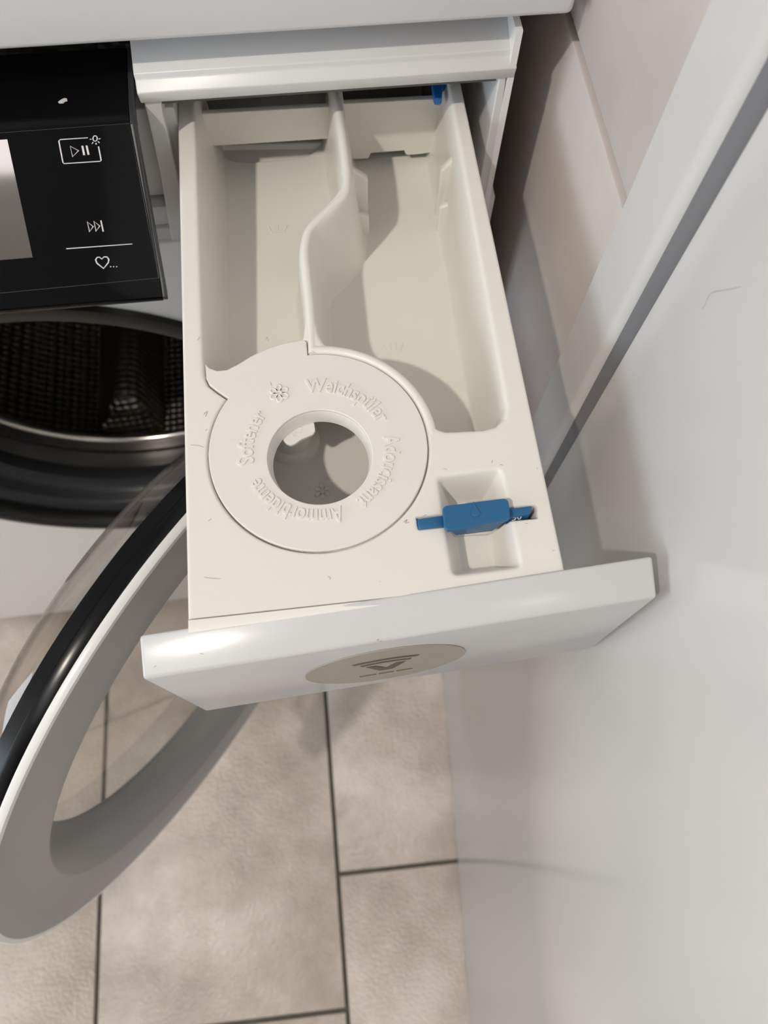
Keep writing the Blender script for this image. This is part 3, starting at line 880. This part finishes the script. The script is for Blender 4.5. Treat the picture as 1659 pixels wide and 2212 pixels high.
# porthole: rim, rubber gasket, steel lip, drum
PO = (PC[0], MYF, PC[1]); AX = (0, 1, 0)
lathe('porthole_rim', [(.186, -.0005), (.1845, -.004), (.176, -.006), (.171, -.003), (.169, .006), (.170, .016)], PO, AX, M_RIM, wm)
lathe('gasket', [(.1715, .010), (.160, .012), (.156, .018), (.157, .026), (.152, .032), (.146, .036), (.1455, .046), (.150, .052), (.158, .060), (.166, .075)], PO, AX, M_RUBBER, wm)
lathe('drum_lip', [(.166, .078), (.158, .082), (.1545, .084), (.1525, .087), (.1535, .091), (.158, .093)], PO, AX, M_STEEL, wm)
lathe('drum', [(.158, .093), (.215, .096), (.222, .11), (.222, .36), (.2, .39), (0, .40)], PO, AX, M_DRUM, wm)
for k, a in enumerate((20, 140, 260)):
    a = math.radians(a)
    c = Vector((PC[0] + .205 * math.cos(a), MYF + .24, PC[1] + .205 * math.sin(a)))
    rd = Vector((math.cos(a), 0, math.sin(a))); tg = Vector((-math.sin(a), 0, math.cos(a))); yy = Vector((0, 1, 0))
    c8 = [c - rd * .045 + tg * s * .012 + yy * t for s, t in ((-1, -.10), (1, -.10), (1, .10), (-1, .10))] + [c + rd * .02 + tg * s * .04 + yy * t for s, t in ((-1, -.12), (1, -.12), (1, .12), (-1, .12))]
    hexa('drum_paddle', [tuple(p) for p in c8], M_DRUM, wm, bevel=.008, segs=4)

# open door of the machine
th = math.radians(52.38)
DC = np.array([-.0967, .1117, .500])
dn = -np.array([math.sin(th), -math.cos(th), 0])     # towards the inner side
wd = bpy.data.objects.new('door', None); link(wd, wm); wd['_o'] = (0, 0, 0)
wd.location = (0, 0, 0)
wd['label'] = 'round door swung open with white ring darkened for shade and clear glass bowl'
lathe('door_ring', [(.2100, .0045), (.2126, .0040), (.2126, .0012), (.2118, 0), (.1690, 0), (.1675, .0006), (.1500, .030), (.1500, .034)], DC, dn, M_DOORRING, wd, 160)
lathe('lit_rim_edge', [(.2108, .0044), (.2129, .0040), (.2130, .0010), (.2121, -.0003), (.2092, -.0003), (.2090, .0006)], DC, dn, M_ENAMEL, wd, 160)  # lit rim of the ring, set apart in brighter white
lathe('door_band', [(.2105, .0040), (.2112, .0048), (.2112, .0120), (.2098, .0130), (.2098, .0200), (.2060, .0220), (.1880, .0240), (.150, .034)], DC, dn, M_BLACKM, wd, 160)
lathe('glass_bowl', [(.1885, .0230), (.1875, .0300), (.1860, .0400), (.1800, .0480), (.1550, .0560), (.1000, .0640), (.0500, .0670), (0, .0680)], DC, dn, M_GLASS, wd, 128, smooth=60)
lathe('window_pane', [(.1500, .0310), (0, .0305)], DC, dn, M_GLASS, wd, 128)
hx, hy = .036, .292
for zz in (.43, .57):
    box('hinge', .020, .050, .262, .300, zz - .015, zz + .015, M_STEEL, wm, bevel=.002)

# ------------------------------------------------------------------ lint and hairs
def strand(px_pts, plane, rad, mt):
    """thin strand lying on a surface; plane(px, py) gives the surface point"""
    pts = smooth_path([plane(*q) for q in px_pts], 4)
    o = tube('tmp', pts, rad, mt, None, segs=4)
    me_ = o.data; bpy.data.objects.remove(o)
    return me_
top_pl = lambda x, y: at(x, y, 2, R + .0002)
fas_n = np.cross(FRp - FLp, TLp - FLp); fas_n /= np.linalg.norm(fas_n)
fas_pl = lambda x, y: on_plane(x, y, FLp + np.array([0, 0, .0002]), fas_n)
lint = []
for q in [[(426, 735), (432, 728)], [(440, 895), (448, 888), (444, 900)], [(444, 930), (448, 927)], [(412, 961), (428, 962), (440, 966)], [(450, 1125), (456, 1121)],
          [(441, 1247), (458, 1249), (476, 1250)], [(584, 825), (587, 833)], [(708, 1245), (714, 1248), (712, 1252)], [(820, 1256), (821, 1257)],
          [(958, 1012), (966, 1014)], [(1062, 1000), (1064, 994)], [(1080, 1003), (1087, 1005)], [(914, 1115), (921, 1112)], [(1135, 1130), (1140, 1131)],
          [(872, 1128), (880, 1122), (876, 1130), (884, 1128)], [(575, 735), (577, 728), (580, 737)], [(1193, 1190), (1198, 1188)], [(1160, 1010), (1161, 1014)]]:
    lint.append(strand(q, top_pl, .00005, M_HAIRP))
for q in [[(914, 1290), (921, 1286), (929, 1284), (926, 1293), (918, 1292)], [(724, 1317), (727, 1324)], [(1072, 1274), (1071, 1281)], [(922, 1325), (930, 1325), (928, 1328)],
          [(813, 1383), (818, 1381), (816, 1386)], [(820, 1386), (825, 1385)], [(431, 1411), (440, 1413)], [(377, 1402), (379, 1401)], [(1148, 1268), (1152, 1269)], [(333, 1441), (337, 1438)]]:
    lint.append(strand(q, fas_pl, .00005, M_HAIR))
lo = join_meshes('lint', lint, M_HAIR, None, None)
lo['kind'] = 'stuff'; lo['label'] = 'tiny dark lint fibres scattered over the open drawer'; lo['category'] = 'lint'
lnx = np.array([1.0, -.0648, -.0075]); lnx /= np.linalg.norm(lnx)
leaf_pl = lambda x, y: on_plane(x, y, (leaf_x(.1, .9) - .0003, .1, .9), lnx)
hm = strand([(1517, 668), (1524, 655), (1530, 640), (1540, 631), (1560, 627), (1578, 624), (1600, 619)], leaf_pl, .00005, M_HAIRP)
ho = join_meshes('hair', [hm], M_HAIRP, None, None)
ho['label'] = 'single thin curved hair stuck on the white door'; ho['category'] = 'hair'
